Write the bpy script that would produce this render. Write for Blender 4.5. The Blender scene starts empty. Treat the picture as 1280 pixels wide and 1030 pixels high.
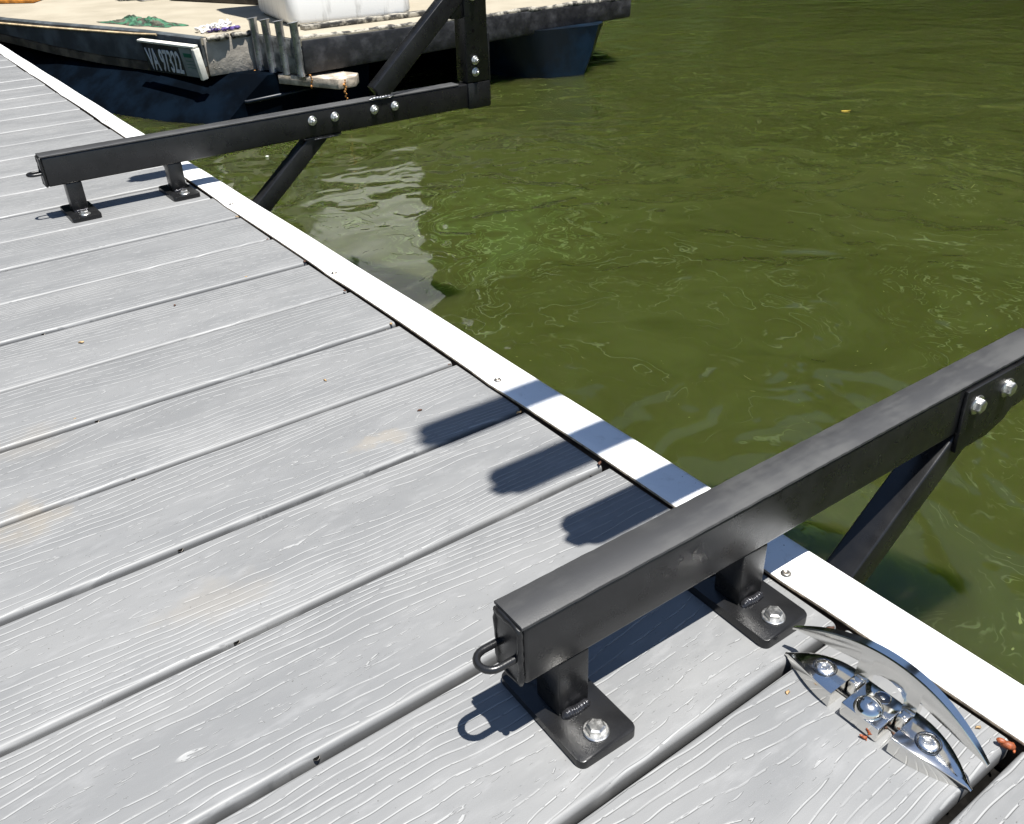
import bpy, bmesh, math, random
import numpy as np
from mathutils import Vector, Matrix, Euler

random.seed(7); rng = np.random.default_rng(7)
S = bpy.context.scene
COL = S.collection

# ------------------------------------------------------------------ camera
RIGHT = Vector((0.80669, -0.590443, -0.025066)); DOWN = Vector((-0.325619, -0.408678, -0.852616)); FWD = Vector((0.493178, 0.695959, -0.521936))
cd = bpy.data.cameras.new('camera'); cam = bpy.data.objects.new('camera', cd); COL.objects.link(cam)
M = Matrix((RIGHT, -DOWN, -FWD)).transposed().to_4x4(); M.translation = Vector((-0.516019, -0.272703, 0.531414))
cam.matrix_world = M
cd.sensor_fit = 'HORIZONTAL'; cd.sensor_width = 36.0; cd.lens = 36.0*1109.24/1280.0
cd.clip_start = 0.02; cd.clip_end = 500
S.camera = cam

# ------------------------------------------------------------------ light
SUN = Vector((0.06, -0.232, 1.0)).normalized()
w = bpy.data.worlds.new('World'); S.world = w; w.use_nodes = True
wn = w.node_tree; bg = wn.nodes['Background']; sky = wn.nodes.new('ShaderNodeTexSky')
sky.sky_type = 'NISHITA'; sky.sun_disc = False
sky.sun_elevation = math.asin(SUN.z); sky.sun_rotation = math.atan2(SUN.x, SUN.y)
sky.air_density = 1.0; sky.dust_density = 0.3; sky.ozone_density = 2.0
wn.links.new(sky.outputs[0], bg.inputs[0]); bg.inputs[1].default_value = 0.07
sd = bpy.data.lights.new('sun', 'SUN'); sd.energy = 4.8; sd.angle = math.radians(0.53); sd.color = (1.0, 0.975, 0.925)
so = bpy.data.objects.new('sun', sd); COL.objects.link(so); so.rotation_euler = SUN.to_track_quat('Z', 'Y').to_euler(); so.location = (0, 0, 5)
S.view_settings.view_transform = 'Standard'; S.view_settings.look = 'None'
S.view_settings.exposure = 0.88; S.view_settings.gamma = 1.0; S.view_settings.use_curve_mapping = False

# ------------------------------------------------------------------ node helpers
class NT:
    def __init__(s, name):
        s.m = bpy.data.materials.new(name); s.m.use_nodes = True; s.t = s.m.node_tree
        s.b = s.t.nodes['Principled BSDF']
    def n(s, typ, props=None, **inp):
        nd = s.t.nodes.new('ShaderNode'+typ)
        for k, v in (props or {}).items(): setattr(nd, k, v)
        for k, v in inp.items():
            key = int(k[1:]) if k[0] == '_' and k[1:].isdigit() else k.replace('_', ' ')
            s.set(nd.inputs[key], v)
        return nd
    def set(s, sock, v):
        if isinstance(v, bpy.types.NodeSocket): s.t.links.new(v, sock)
        elif isinstance(v, bpy.types.Node): s.t.links.new(v.outputs[0], sock)
        else: sock.default_value = v
    def math(s, op, a, b=0.0, c=0.0, clamp=False):
        nd = s.n('Math', {'operation': op, 'use_clamp': clamp}); s.set(nd.inputs[0], a); s.set(nd.inputs[1], b); s.set(nd.inputs[2], c); return nd.outputs[0]
    def vmath(s, op, a, b=(0, 0, 0)):
        nd = s.n('VectorMath', {'operation': op}); s.set(nd.inputs[0], a); s.set(nd.inputs[1], b); return nd.outputs[0]
    def noise(s, vec, scale, detail=2.0, rough=0.5, out=0, dist=0.0):
        nd = s.n('TexNoise', Vector=vec, Scale=scale, Detail=detail, Roughness=rough, Distortion=dist); return nd.outputs[out]
    def ramp(s, v, lo, hi, a=0.0, b=1.0, smooth=True):
        nd = s.n('MapRange', {'interpolation_type': 'SMOOTHSTEP' if smooth else 'LINEAR'}, Value=v, _1=lo, _2=hi, _3=a, _4=b); return nd.outputs[0]
    def mix(s, f, a, b):
        nd = s.n('Mix', {'data_type': 'RGBA'}); s.set(nd.inputs[0], f); s.set(nd.inputs[6], a); s.set(nd.inputs[7], b); return nd.outputs[2]
    def P(s, **k):
        for a, v in k.items(): s.set(s.b.inputs[a.replace('_', ' ')], v)
    def bump(s, h, strength=1.0, dist=0.001, normal=None):
        nd = s.n('Bump', Height=h, Strength=strength, Distance=dist)
        if normal is not None: s.set(nd.inputs['Normal'], normal)
        return nd.outputs[0]

def c4(r, g, b): return (r, g, b, 1.0)

MAT = {}
def basic(name, col, rough=0.5, metal=0.0, var=0.12, scale=20.0, bump=0.0, bscale=200.0, spec=0.5, col2=None, lo=0.4, hi=0.65):
    t = NT(name); co = t.n('TexCoord').outputs['Object']
    nz = t.noise(co, scale, 5, 0.6)
    c2 = col2 or tuple(min(1, x*(1+var*2)) for x in col); c1 = col if col2 else tuple(x*(1-var) for x in col)
    t.P(Base_Color=t.mix(t.ramp(nz, lo, hi), c4(*c1), c4(*c2)), Metallic=metal,
        Roughness=t.ramp(t.noise(co, scale*2.3, 3), 0.3, 0.7, max(0.02, rough*0.85), min(1, rough*1.15)))
    t.b.inputs['Specular IOR Level'].default_value = spec
    if bump: t.P(Normal=t.bump(t.noise(co, bscale, 3), 1.0, bump))
    MAT[name] = t.m; return t.m

# composite plank: embossed cathedral grain as fine relief
def plank_mat():
    t = NT('plank_composite'); co = t.n('TexCoord').outputs['Object']; rnd = t.n('ObjectInfo').outputs['Random']
    sx = t.n('SeparateXYZ', Vector=co); X, Y = sx.outputs[0], sx.outputs[1]
    seed = t.math('MULTIPLY', rnd, 37.0); Xs = t.math('ADD', X, seed)
    rz = t.math('MULTIPLY', rnd, 91.0)
    yc = t.math('MULTIPLY', t.math('SUBTRACT', t.math('FRACT', t.math('MULTIPLY', rnd, 7.31)), 0.5), 0.05)
    lowx = t.math('MULTIPLY', Xs, 2.4); midx = t.math('MULTIPLY', Xs, 16.0)
    def field(off):
        Yo = t.math('ADD', Y, off)
        lowv = t.n('CombineXYZ', X=lowx, Y=t.math('MULTIPLY', Yo, 8.0), Z=rz).outputs[0]
        midv = t.n('CombineXYZ', X=midx, Y=t.math('MULTIPLY', Yo, 30.0), Z=rz).outputs[0]
        w1 = t.math('SUBTRACT', t.noise(lowv, 1.0, 0.5, 0.4), 0.5); w2 = t.math('SUBTRACT', t.noise(midv, 1.0, 1.0, 0.5), 0.5)
        ay = t.math('DIVIDE', t.math('ABSOLUTE', t.math('SUBTRACT', Yo, yc)), 0.07)
        F = t.math('MULTIPLY', t.math('POWER', t.math('ADD', ay, 0.03), 1.5), 6.6)
        F = t.math('ADD', F, t.math('MULTIPLY', w1, 9.0)); return t.math('ADD', F, t.math('MULTIPLY', w2, 1.1))
    F = field(0.0); F2 = field(0.0015)
    grad = t.math('MULTIPLY', t.math('ABSOLUTE', t.math('SUBTRACT', F2, F)), 1.0/0.0015)
    d = t.math('ABSOLUTE', t.math('SUBTRACT', t.math('FRACT', F), 0.5))
    dm = t.math('DIVIDE', d, t.math('MAXIMUM', grad, 25.0))
    groove = t.ramp(dm, 0.00035, 0.00115, 1.0, 0.0)
    # break-up into dashes, stronger in the wide quiet zones
    bv = t.n('CombineXYZ', X=t.math('MULTIPLY', Xs, 95.0), Y=t.math('MULTIPLY', Y, 300.0), Z=rz).outputs[0]
    br = t.noise(bv, 1.0, 1.5, 0.5)
    zone = t.ramp(grad, 45.0, 110.0, 1.0, 0.0)
    thr = t.math('MULTIPLY_ADD', zone, 0.16, 0.335)
    keep = t.ramp(t.math('SUBTRACT', br, thr), -0.02, 0.07)
    groove = t.math('MULTIPLY', groove, keep)
    groove = t.math('MULTIPLY', groove, t.ramp(t.noise(t.n('CombineXYZ', X=t.math('MULTIPLY', Xs, 12.0), Y=t.math('MULTIPLY', Y, 110.0), Z=rz).outputs[0], 1.0, 2.0), 0.30, 0.60, 0.25, 1.0))
    # little loose ticks inside the islands
    tick = t.ramp(t.noise(t.n('CombineXYZ', X=t.math('MULTIPLY', Xs, 60.0), Y=t.math('MULTIPLY', Y, 420.0), Z=t.math('ADD', rz, 9.0)).outputs[0], 1.0, 1.0), 0.66, 0.72)
    tick = t.math('MULTIPLY', tick, t.ramp(zone, 0.5, 0.9))
    groove = t.math('MAXIMUM', groove, t.math('MULTIPLY', tick, 0.6))
    # fine drag texture
    fine = t.noise(t.n('CombineXYZ', X=t.math('MULTIPLY', Xs, 60.0), Y=t.math('MULTIPLY', Y, 700.0), Z=rz).outputs[0], 1.0, 2.0)
    top = t.ramp(t.n('SeparateXYZ', Vector=t.n('NewGeometry').outputs['Normal']).outputs[2], 0.80, 0.97)
    h = t.math('MULTIPLY', groove, top)
    h = t.math('ADD', t.math('MULTIPLY', h, -1.0), t.math('MULTIPLY', fine, 0.05))
    h = t.math('ADD', h, t.math('MULTIPLY', t.noise(co, 900, 2), 0.06))
    # colour: mottled grey with chalky patches and a few tan stains that sit on the dock
    mott = t.noise(t.n('CombineXYZ', X=t.math('MULTIPLY', Xs, 6.0), Y=t.math('MULTIPLY', Y, 18.0), Z=rz).outputs[0], 1.0, 4.0, 0.6)
    mot2 = t.noise(t.n('CombineXYZ', X=t.math('MULTIPLY', Xs, 30.0), Y=t.math('MULTIPLY', Y, 90.0), Z=rz).outputs[0], 1.0, 3.0, 0.6)
    c = t.mix(t.ramp(mott, 0.35, 0.65), c4(*PL0), c4(*PL1))
    c = t.mix(t.ramp(mot2, 0.5, 0.75, 0, 0.35), c, c4(0.30, 0.30, 0.30))
    c = t.mix(t.math('MULTIPLY', rnd, 0.45), c, c4(0.178, 0.181, 0.183))
    # grain highlights painted pale into the embossing, some chalk; bits of dirt
    c = t.mix(t.math('MULTIPLY', groove, GRV), c, c4(0.52, 0.52, 0.51))
    pos = t.n('NewGeometry').outputs['Position']
    wob = t.vmath('MULTIPLY', t.vmath('SUBTRACT', t.noise(pos, 22, 4, 0.6, out=1), (0.5, 0.5, 0.5)), (0.14, 0.08, 0))
    pw = t.vmath('ADD', pos, wob)
    for (sx_, sy_, rx, ry, amt) in ((-0.50, 0.575, 0.035, 0.04, 0.24), (-0.165, 0.475, 0.05, 0.012, 0.22), (-0.40, 0.345, 0.06, 0.03, 0.12), (-0.47, 0.72, 0.05, 0.03, 0.10), (-0.85, 0.3, 0.08, 0.05, 0.3)):
        q = t.vmath('MULTIPLY', t.vmath('SUBTRACT', pw, (sx_, sy_, 0)), (1/rx, 1/ry, 0))
        ln = t.n('VectorMath', {'operation': 'LENGTH'}); t.set(ln.inputs[0], q)
        c = t.mix(t.ramp(ln.outputs['Value'], 0.3, 1.1, amt, 0.0), c, c4(0.34, 0.27, 0.17))
    sp = t.ramp(t.noise(pos, 420, 1, 0.5), 0.76, 0.80, 0, 0.6)
    c = t.mix(sp, c, c4(0.05, 0.045, 0.035))
    t.P(Base_Color=c, Roughness=t.ramp(mott, 0.3, 0.7, 0.47, 0.54), Normal=t.bump(h, 1.0, BMP))
    t.b.inputs['Specular IOR Level'].default_value = 0.5
    return t.m
PL0 = (0.180, 0.182, 0.183); PL1 = (0.216, 0.217, 0.216); GRV = 0.38; BMP = 0.00075
MAT['plank'] = plank_mat()

basic('black_paint', (0.0105, 0.0105, 0.0110), 0.30, 0, 0.15, 25, 0.00010, 700, 0.48)
def pad():
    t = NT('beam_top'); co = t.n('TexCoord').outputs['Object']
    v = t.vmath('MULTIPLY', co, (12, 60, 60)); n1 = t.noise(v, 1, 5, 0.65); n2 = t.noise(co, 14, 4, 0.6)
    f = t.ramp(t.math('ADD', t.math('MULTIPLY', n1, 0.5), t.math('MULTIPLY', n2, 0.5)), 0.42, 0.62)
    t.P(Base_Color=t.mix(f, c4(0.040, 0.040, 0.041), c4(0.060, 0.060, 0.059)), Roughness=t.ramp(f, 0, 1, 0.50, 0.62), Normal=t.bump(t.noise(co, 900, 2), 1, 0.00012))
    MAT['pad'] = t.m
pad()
basic('weld', (0.05, 0.05, 0.055), 0.18, 0.6, 0.2, 200, 0.0002, 600)
basic('zinc', (0.72, 0.71, 0.68), 0.34, 1.0, 0.1, 160, 0.00003, 900)
basic('chrome', (0.80, 0.785, 0.75), 0.13, 1.0, 0.02, 30)
basic('screw_steel', (0.36, 0.33, 0.29), 0.45, 1.0, 0.2, 300, 0.0001, 900)
basic('dark_gap', (0.006, 0.0055, 0.005), 0.95, 0, 0.3, 60, spec=0.05)
basic('joist_wood', (0.10, 0.065, 0.04), 0.85, 0, 0.3, 30, 0.0006, 120)
def vinyl():
    t = NT('white_vinyl'); pos = t.n('NewGeometry').outputs['Position']
    n1 = t.noise(pos, 45, 5, 0.65, dist=1.2); n2 = t.noise(pos, 9, 3)
    c = t.mix(t.ramp(n1, 0.52, 0.72, 0, 0.35), c4(0.86, 0.87, 0.87), c4(0.50, 0.50, 0.48))
    c = t.mix(t.ramp(n2, 0.5, 0.8, 0, 0.15), c, c4(0.6, 0.57, 0.5))
    c = t.mix(t.ramp(t.noise(pos, 260, 1), 0.77, 0.8, 0, 0.8), c, c4(0.08, 0.07, 0.05))
    nz = t.n('SeparateXYZ', Vector=t.n('NewGeometry').outputs['Normal']).outputs[2]
    t.P(Base_Color=c, Roughness=0.35, Normal=t.bump(t.noise(pos, 30, 2), 1, 0.0006))
    MAT['vinyl'] = t.m
vinyl()
basic('trim_edge', (0.30, 0.24, 0.17), 0.8, 0, 0.3, 120)

WZ_ = -0.45
def water():
    t = NT('green_water'); pos = t.n('NewGeometry').outputs['Position']
    warp = t.vmath('MULTIPLY', t.vmath('SUBTRACT', t.noise(pos, 1.6, 3, 0.55, out=1), (0.5, 0.5, 0.5)), (1.6, 1.6, 0))
    pw = t.vmath('ADD', pos, warp)
    big = t.noise(pw, 0.9, 3, 0.5); mid = t.noise(pw, 4.0, 4, 0.55)
    c = t.mix(t.ramp(big, 0.35, 0.65), c4(0.0290, 0.0365, 0.0078), c4(0.0350, 0.0435, 0.0098))
    c = t.mix(t.ramp(mid, 0.45, 0.70, 0, 0.5), c, c4(0.039, 0.051, 0.012))
    # ripple reflections painted into the colour as pale threads, partly pollen film
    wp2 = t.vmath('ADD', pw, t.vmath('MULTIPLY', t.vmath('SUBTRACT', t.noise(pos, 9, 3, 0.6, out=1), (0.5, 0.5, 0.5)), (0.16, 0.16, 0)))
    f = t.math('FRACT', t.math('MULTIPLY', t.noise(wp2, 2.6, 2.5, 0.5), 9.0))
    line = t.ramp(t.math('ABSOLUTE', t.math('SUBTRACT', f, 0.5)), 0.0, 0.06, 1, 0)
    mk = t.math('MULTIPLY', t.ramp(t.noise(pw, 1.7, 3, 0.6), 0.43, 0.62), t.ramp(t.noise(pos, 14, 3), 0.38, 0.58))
    glint_thread = t.math('MULTIPLY', t.math('MULTIPLY', line, mk), 0.55)
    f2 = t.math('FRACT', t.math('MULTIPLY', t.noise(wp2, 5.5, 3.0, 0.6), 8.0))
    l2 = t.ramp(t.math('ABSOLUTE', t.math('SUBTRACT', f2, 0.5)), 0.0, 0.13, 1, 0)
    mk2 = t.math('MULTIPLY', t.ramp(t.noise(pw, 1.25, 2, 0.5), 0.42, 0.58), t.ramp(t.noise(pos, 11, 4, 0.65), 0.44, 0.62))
    glint_thread = t.math('MAXIMUM', glint_thread, t.math('MULTIPLY', t.math('MULTIPLY', l2, mk2), 0.55))
    # sunlit-tree reflection painted in as a brighter green patch off the far rack
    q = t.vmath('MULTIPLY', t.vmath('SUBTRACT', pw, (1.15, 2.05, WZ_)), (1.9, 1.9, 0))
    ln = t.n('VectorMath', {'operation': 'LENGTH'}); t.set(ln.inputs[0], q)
    tree_glint = t.math('MULTIPLY', t.ramp(ln.outputs['Value'], 0.2, 1.0, 1, 0), t.math('ADD', t.math('MULTIPLY', t.ramp(t.noise(wp2, 4.2, 3, 0.6), 0.50, 0.62), 0.30), t.math('MULTIPLY', l2, 0.8)))
    c = t.mix(t.math('MULTIPLY', tree_glint, 0.75), c, c4(0.068, 0.105, 0.026))
    c = t.mix(t.math('MULTIPLY', glint_thread, 0.9), c, c4(0.110, 0.140, 0.055))
    fleck = t.ramp(t.noise(t.vmath('ADD', pos, warp), 70, 1, 0.4), 0.80, 0.82)
    c = t.mix(t.math('MULTIPLY', fleck, 0.5), c, c4(0.22, 0.26, 0.09))
    # ripples
    sy = t.n('SeparateXYZ', Vector=pos)
    far = t.ramp(t.math('ADD', sy.outputs[0], t.math('MULTIPLY', sy.outputs[1], 0.5)), 2.6, 6.0)
    h1 = t.noise(t.vmath('MULTIPLY', pw, (1.0, 1.5, 1)), 1.9, 1.5, 0.4)
    h2 = t.noise(t.vmath('ADD', pos, t.vmath('MULTIPLY', warp, (0.25, 0.25, 0))), 9.0, 2.0, 0.5)
    rv = t.n('VectorRotate', {'rotation_type': 'Z_AXIS'}, Vector=pos, Angle=math.radians(54)).outputs[0]
    h3 = t.noise(t.vmath('MULTIPLY', rv, (1, 2.6, 1)), 6.0, 4.0, 0.6)
    h = t.math('ADD', t.math('MULTIPLY', h1, 0.028), t.math('MULTIPLY', h2, 0.0026))
    h = t.math('ADD', h, t.math('MULTIPLY', t.math('MULTIPLY', h3, far), 0.006))
    h = t.math('ADD', h, t.math('MULTIPLY', line, t.math('MULTIPLY', mk, 0.0010)))
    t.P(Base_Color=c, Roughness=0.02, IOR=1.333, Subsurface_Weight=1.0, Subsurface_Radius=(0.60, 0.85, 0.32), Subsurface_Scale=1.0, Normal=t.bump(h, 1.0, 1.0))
    MAT['water'] = t.m
water()

basic('boat_deck', (0.30, 0.265, 0.20), 0.75, 0, 0.1, 3, 0.0008, 60, 0.3, col2=(0.37, 0.33, 0.255), lo=0.3, hi=0.7)
basic('boat_grey', (0.075, 0.085, 0.09), 0.45, 0, 0.3, 7, 0.001, 20)
basic('boat_brown', (0.085, 0.07, 0.05), 0.7, 0, 0.4, 9, 0.001, 40)
basic('rubber_black', (0.012, 0.012, 0.014), 0.5, 0, 0.5, 17, 0.0015, 50, col2=(0.065, 0.065, 0.07), lo=0.4, hi=0.85)
basic('dirty_lip', (0.03, 0.028, 0.025), 0.7, 0, 0.4, 26, 0.002, 60, col2=(0.36, 0.33, 0.27), lo=0.42, hi=0.60)
basic('hull_blue', (0.0010, 0.0035, 0.0085), 0.7, 0, 0.4, 5, 0.001, 12, 0.12)
basic('hull_shaded', (0.0012, 0.0032, 0.0065), 0.8, 0, 0.4, 5, 0.001, 12, 0.03)  # left hull: same blue, darkened to put the deck's shade into the colour
basic('hull_teal', (0.002, 0.008, 0.017), 0.4, 0, 0.5, 4, 0.001, 10, 0.35)
basic('tan_wall', (0.36, 0.325, 0.275), 0.6, 0, 0.15, 10, 0.002, 60)
basic('white_gelcoat', (0.74, 0.72, 0.66), 0.4, 0, 0.06, 4)
basic('cut_wood', (0.40, 0.34, 0.27), 0.85, 0, 0.3, 20, 0.001, 90)
basic('steel_tube', (0.30, 0.31, 0.33), 0.30, 0.6, 0.2, 20)
basic('grey_plate', (0.16, 0.16, 0.15), 0.5, 0.3, 0.4, 20, 0.001, 60)
basic('panel_dark', (0.03, 0.033, 0.036), 0.4, 0, 0.2, 20)
basic('panel_grey', (0.23, 0.26, 0.27), 0.5, 0, 0.1, 20)
basic('letter_grey', (0.68, 0.70, 0.74), 0.5, 0, 0.1, 20)
basic('sticker_green', (0.01, 0.13, 0.08), 0.5, 0, 0.1, 20)
basic('white_edge', (0.78, 0.76, 0.68), 0.5, 0, 0.08, 20)
basic('tan_rubrail', (0.55, 0.42, 0.25), 0.6, 0, 0.2, 20)
basic('net_green', (0.015, 0.05, 0.028), 0.7, 0, 0.5, 26, 0.003, 40, col2=(0.055, 0.19, 0.10))
basic('net_dark', (0.05, 0.05, 0.035), 0.8, 0, 0.5, 30)
basic('rope_white', (0.75, 0.73, 0.72), 0.8, 0, 0.2, 60, 0.001, 200)
basic('cloth_purple', (0.08, 0.05, 0.2), 0.8, 0, 0.3, 60)
basic('orange_mat', (0.55, 0.22, 0.03), 0.6, 0, 0.3, 10)
basic('dark_cover', (0.035, 0.028, 0.022), 0.7, 0, 0.3, 10)
basic('weed_orange', (0.35, 0.16, 0.04), 0.8, 0, 0.4, 90)
basic('bud_orange', (0.27, 0.065, 0.018), 0.6, 0, 0.3, 220, 0.0003, 400)
basic('chip_tan', (0.45, 0.30, 0.15), 0.8, 0, 0.4, 150)
basic('chip_brown', (0.11, 0.05, 0.03), 0.8, 0, 0.4, 150)
basic('bark', (0.10, 0.075, 0.05), 0.9, 0, 0.3, 5)
basic('leaf_green', (0.022, 0.042, 0.010), 0.7, 0, 0.5, 0.35, spec=0.2, col2=(0.055, 0.085, 0.02), lo=0.45, hi=0.7)
basic('bank_earth', (0.022, 0.034, 0.012), 0.95, 0, 0.4, 0.8, spec=0.1)

# ------------------------------------------------------------------ mesh helpers
def tag(o, label=None, cat=None, group=None, kind=None):
    if label: o['label'] = label
    if cat: o['category'] = cat
    if group: o['group'] = group
    if kind: o['kind'] = kind
    return o
def link(name, me, parent=None, loc=(0, 0, 0), rot=(0, 0, 0)):
    o = bpy.data.objects.new(name, me); COL.objects.link(o)
    if parent: o.parent = parent
    o.location = loc; o.rotation_euler = rot; return o
def empty(name, loc=(0, 0, 0), rot=(0, 0, 0)):
    o = bpy.data.objects.new(name, None); COL.objects.link(o); o.location = loc; o.rotation_euler = rot; o.empty_display_size = 0.02; return o
def fin(bm, name, mat, parent=None, loc=(0, 0, 0), rot=(0, 0, 0), smooth=True, ang=0.6):
    bmesh.ops.recalc_face_normals(bm, faces=bm.faces)
    me = bpy.data.meshes.new(name); bm.to_mesh(me); bm.free()
    for m in (mat if isinstance(mat, (list, tuple)) else [mat]): me.materials.append(MAT[m])
    if smooth:
        me.polygons.foreach_set('use_smooth', [True]*len(me.polygons)); me.set_sharp_from_angle(angle=ang)
    return link(name, me, parent, loc, rot)
def box(bm, x0, x1, y0, y1, z0, z1, mat=None, bev=0.0, seg=2, M=None):
    vs = [bm.verts.new((x, y, z)) for x in (x0, x1) for y in (y0, y1) for z in (z0, z1)]
    fs = [bm.faces.new([vs[i] for i in f]) for f in ((0, 1, 3, 2), (4, 6, 7, 5), (0, 4, 5, 1), (2, 3, 7, 6), (0, 2, 6, 4), (1, 5, 7, 3))]
    geo = list(vs)
    if bev:
        es = list({e for f in fs for e in f.edges})
        r = bmesh.ops.bevel(bm, geom=es, offset=bev, segments=seg, profile=0.5, affect='EDGES')
        geo = list({v for f in r['faces'] for v in f.verts} | {v for v in vs if v.is_valid})
    if M is not None: bmesh.ops.transform(bm, matrix=M, verts=geo)
    return geo
def prism(bm, pts, a, b, axis='z'):
    """extrude polygon pts (2D) between a and b along axis"""
    def mk(p, h):
        return {'z': (p[0], p[1], h), 'y': (p[0], h, p[1]), 'x': (h, p[0], p[1])}[axis]
    A = [bm.verts.new(mk(p, a)) for p in pts]; B = [bm.verts.new(mk(p, b)) for p in pts]
    n = len(pts); bm.faces.new(A); bm.faces.new(B[::-1])
    for i in range(n): bm.faces.new((A[i], A[(i+1) % n], B[(i+1) % n], B[i]))
    return A+B
def tube(bm, pts, r, seg=10, caps=True, closed=False):
    pts = [Vector(p) for p in pts]; rings = []; n = len(pts)
    up = None
    for i, p in enumerate(pts):
        d = (pts[(i+1) % n]-pts[i-1]) if closed else (pts[min(i+1, n-1)]-pts[max(i-1, 0)])
        d.normalize()
        if up is None: up = d.orthogonal().normalized()
        up = (up-d*up.dot(d)).normalized(); s = d.cross(up); rr = r[i] if isinstance(r, (list, tuple)) else r
        rings.append([bm.verts.new(p+(up*math.cos(2*math.pi*k/seg)+s*math.sin(2*math.pi*k/seg))*rr) for k in range(seg)])
    m = n if closed else n-1
    for i in range(m):
        A, B = rings[i], rings[(i+1) % n]
        for k in range(seg): bm.faces.new((A[k], A[(k+1) % seg], B[(k+1) % seg], B[k]))
    if caps and not closed: bm.faces.new(rings[0][::-1]); bm.faces.new(rings[-1])
def lathe(bm, prof, seg=20, c=(0, 0, 0), M=None):
    """prof: (r,z) list; r=0 at ends allowed"""
    rings = []
    for r, z in prof:
        if r < 1e-6: rings.append([bm.verts.new((c[0], c[1], c[2]+z))])
        else: rings.append([bm.verts.new((c[0]+r*math.cos(2*math.pi*k/seg), c[1]+r*math.sin(2*math.pi*k/seg), c[2]+z)) for k in range(seg)])
    for A, B in zip(rings, rings[1:]):
        for k in range(seg):
            if len(A) == 1 and len(B) == 1: continue
            if len(A) == 1: bm.faces.new((A[0], B[k], B[(k+1) % seg]))
            elif len(B) == 1: bm.faces.new((A[k], B[0], A[(k+1) % seg]))
            else: bm.faces.new((A[k], B[k], B[(k+1) % seg], A[(k+1) % seg]))
    if M is not None: bmesh.ops.transform(bm, matrix=M, verts=[v for R_ in rings for v in R_])
def blob(bm, c, r, sub=2, sc=(1, 1, 1), rot=None, jit=0.0):
    res = bmesh.ops.create_icosphere(bm, subdivisions=sub, radius=r)
    m = Matrix.Translation(c) @ (rot.to_4x4() if rot is not None else Matrix.Identity(4)) @ Matrix.Diagonal((*sc, 1))
    for v in res['verts']: v.co *= 1+random.uniform(-jit, jit)
    bmesh.ops.transform(bm, matrix=m, verts=res['verts'])
def copy_tree(o, parent=None):
    c = o.copy(); COL.objects.link(c); c.parent = parent
    for ch in list(o.children): copy_tree(ch, c)
    return c

# ================================================================== SETTING
WZ = -0.45
bm = bmesh.new(); prism(bm, [(-60, -60), (60, -60), (60, 60), (-60, 60)], WZ-0.5, WZ)
tag(fin(bm, 'water', 'water', smooth=False), 'murky olive green water with painted-in reflection streaks', kind='structure')

# far bank and its wood, seen only mirrored; bank raised to block mirrored sky
bm = bmesh.new()
A = [math.radians(a) for a in range(-60, 171, 6)]
ri = []
for a in A:
    row = []
    for R_, z in ((15.5, -0.6), (17, 0.3), (24, 3.5), (34, 14.0)):
        k = R_*(1+0.05*math.sin(a*5)); row.append(bm.verts.new((k*math.cos(a), k*math.sin(a), z)))
    ri.append(row)
for p, q in zip(ri, ri[1:]):
    for i in range(3): bm.faces.new((p[i], q[i], q[i+1], p[i+1]))
tag(fin(bm, 'sky_block_bank', 'bank_earth'), 'unseen far-shore earth bank, raised to block sky reflection', kind='structure')
def woods():
    P = []
    for a in np.arange(-60, 170, 5.0):
        rr = 19+rng.uniform(-1.5, 3); a_ = math.radians(a+rng.uniform(-2, 2)); H = rng.uniform(9, 13.5)
        cx, cy = rr*math.cos(a_), rr*math.sin(a_)
        for j in range(24):
            th = rng.uniform(0, 6.28); hz = rng.uniform(0.12, 1.0)**0.8; rad = 2.8*math.sqrt(max(0.05, 1-(hz-0.45)**2*2.6))*rng.uniform(0.3, 1)
            c = np.array((cx+rad*math.cos(th), cy+rad*math.sin(th), hz*H)); n = 170
            d = rng.normal(size=(n, 3)); d /= np.linalg.norm(d, axis=1)[:, None]; d *= rng.uniform(0.55, 1.0, (n, 1))**0.5
            P.append(c+d*np.array((1.35, 1.35, 0.95)))
    P = np.concatenate(P); n = len(P)
    u = rng.normal(size=(n, 3)); u /= np.linalg.norm(u, axis=1)[:, None]; v = np.cross(u, rng.normal(size=(n, 3))); v /= np.linalg.norm(v, axis=1)[:, None]
    s = rng.uniform(0.35, 0.65, (n, 1))
    V = np.stack([P-u*s, P+u*s, P+v*s*1.3], 1).reshape(-1, 3)
    me = bpy.data.meshes.new('woods'); me.vertices.add(len(V)); me.vertices.foreach_set('co', V.ravel().astype(np.float32))
    me.loops.add(len(V)); me.loops.foreach_set('vertex_index', np.arange(len(V), dtype=np.int32))
    me.polygons.add(n); me.polygons.foreach_set('loop_start', np.arange(0, len(V), 3, dtype=np.int32)); me.polygons.foreach_set('loop_total', np.full(n, 3, dtype=np.int32))
    me.materials.append(MAT['leaf_green']); me.update(); me.validate()
    tag(link('woods', me), 'leafy green wood on the far shore', kind='stuff')
woods()

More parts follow.
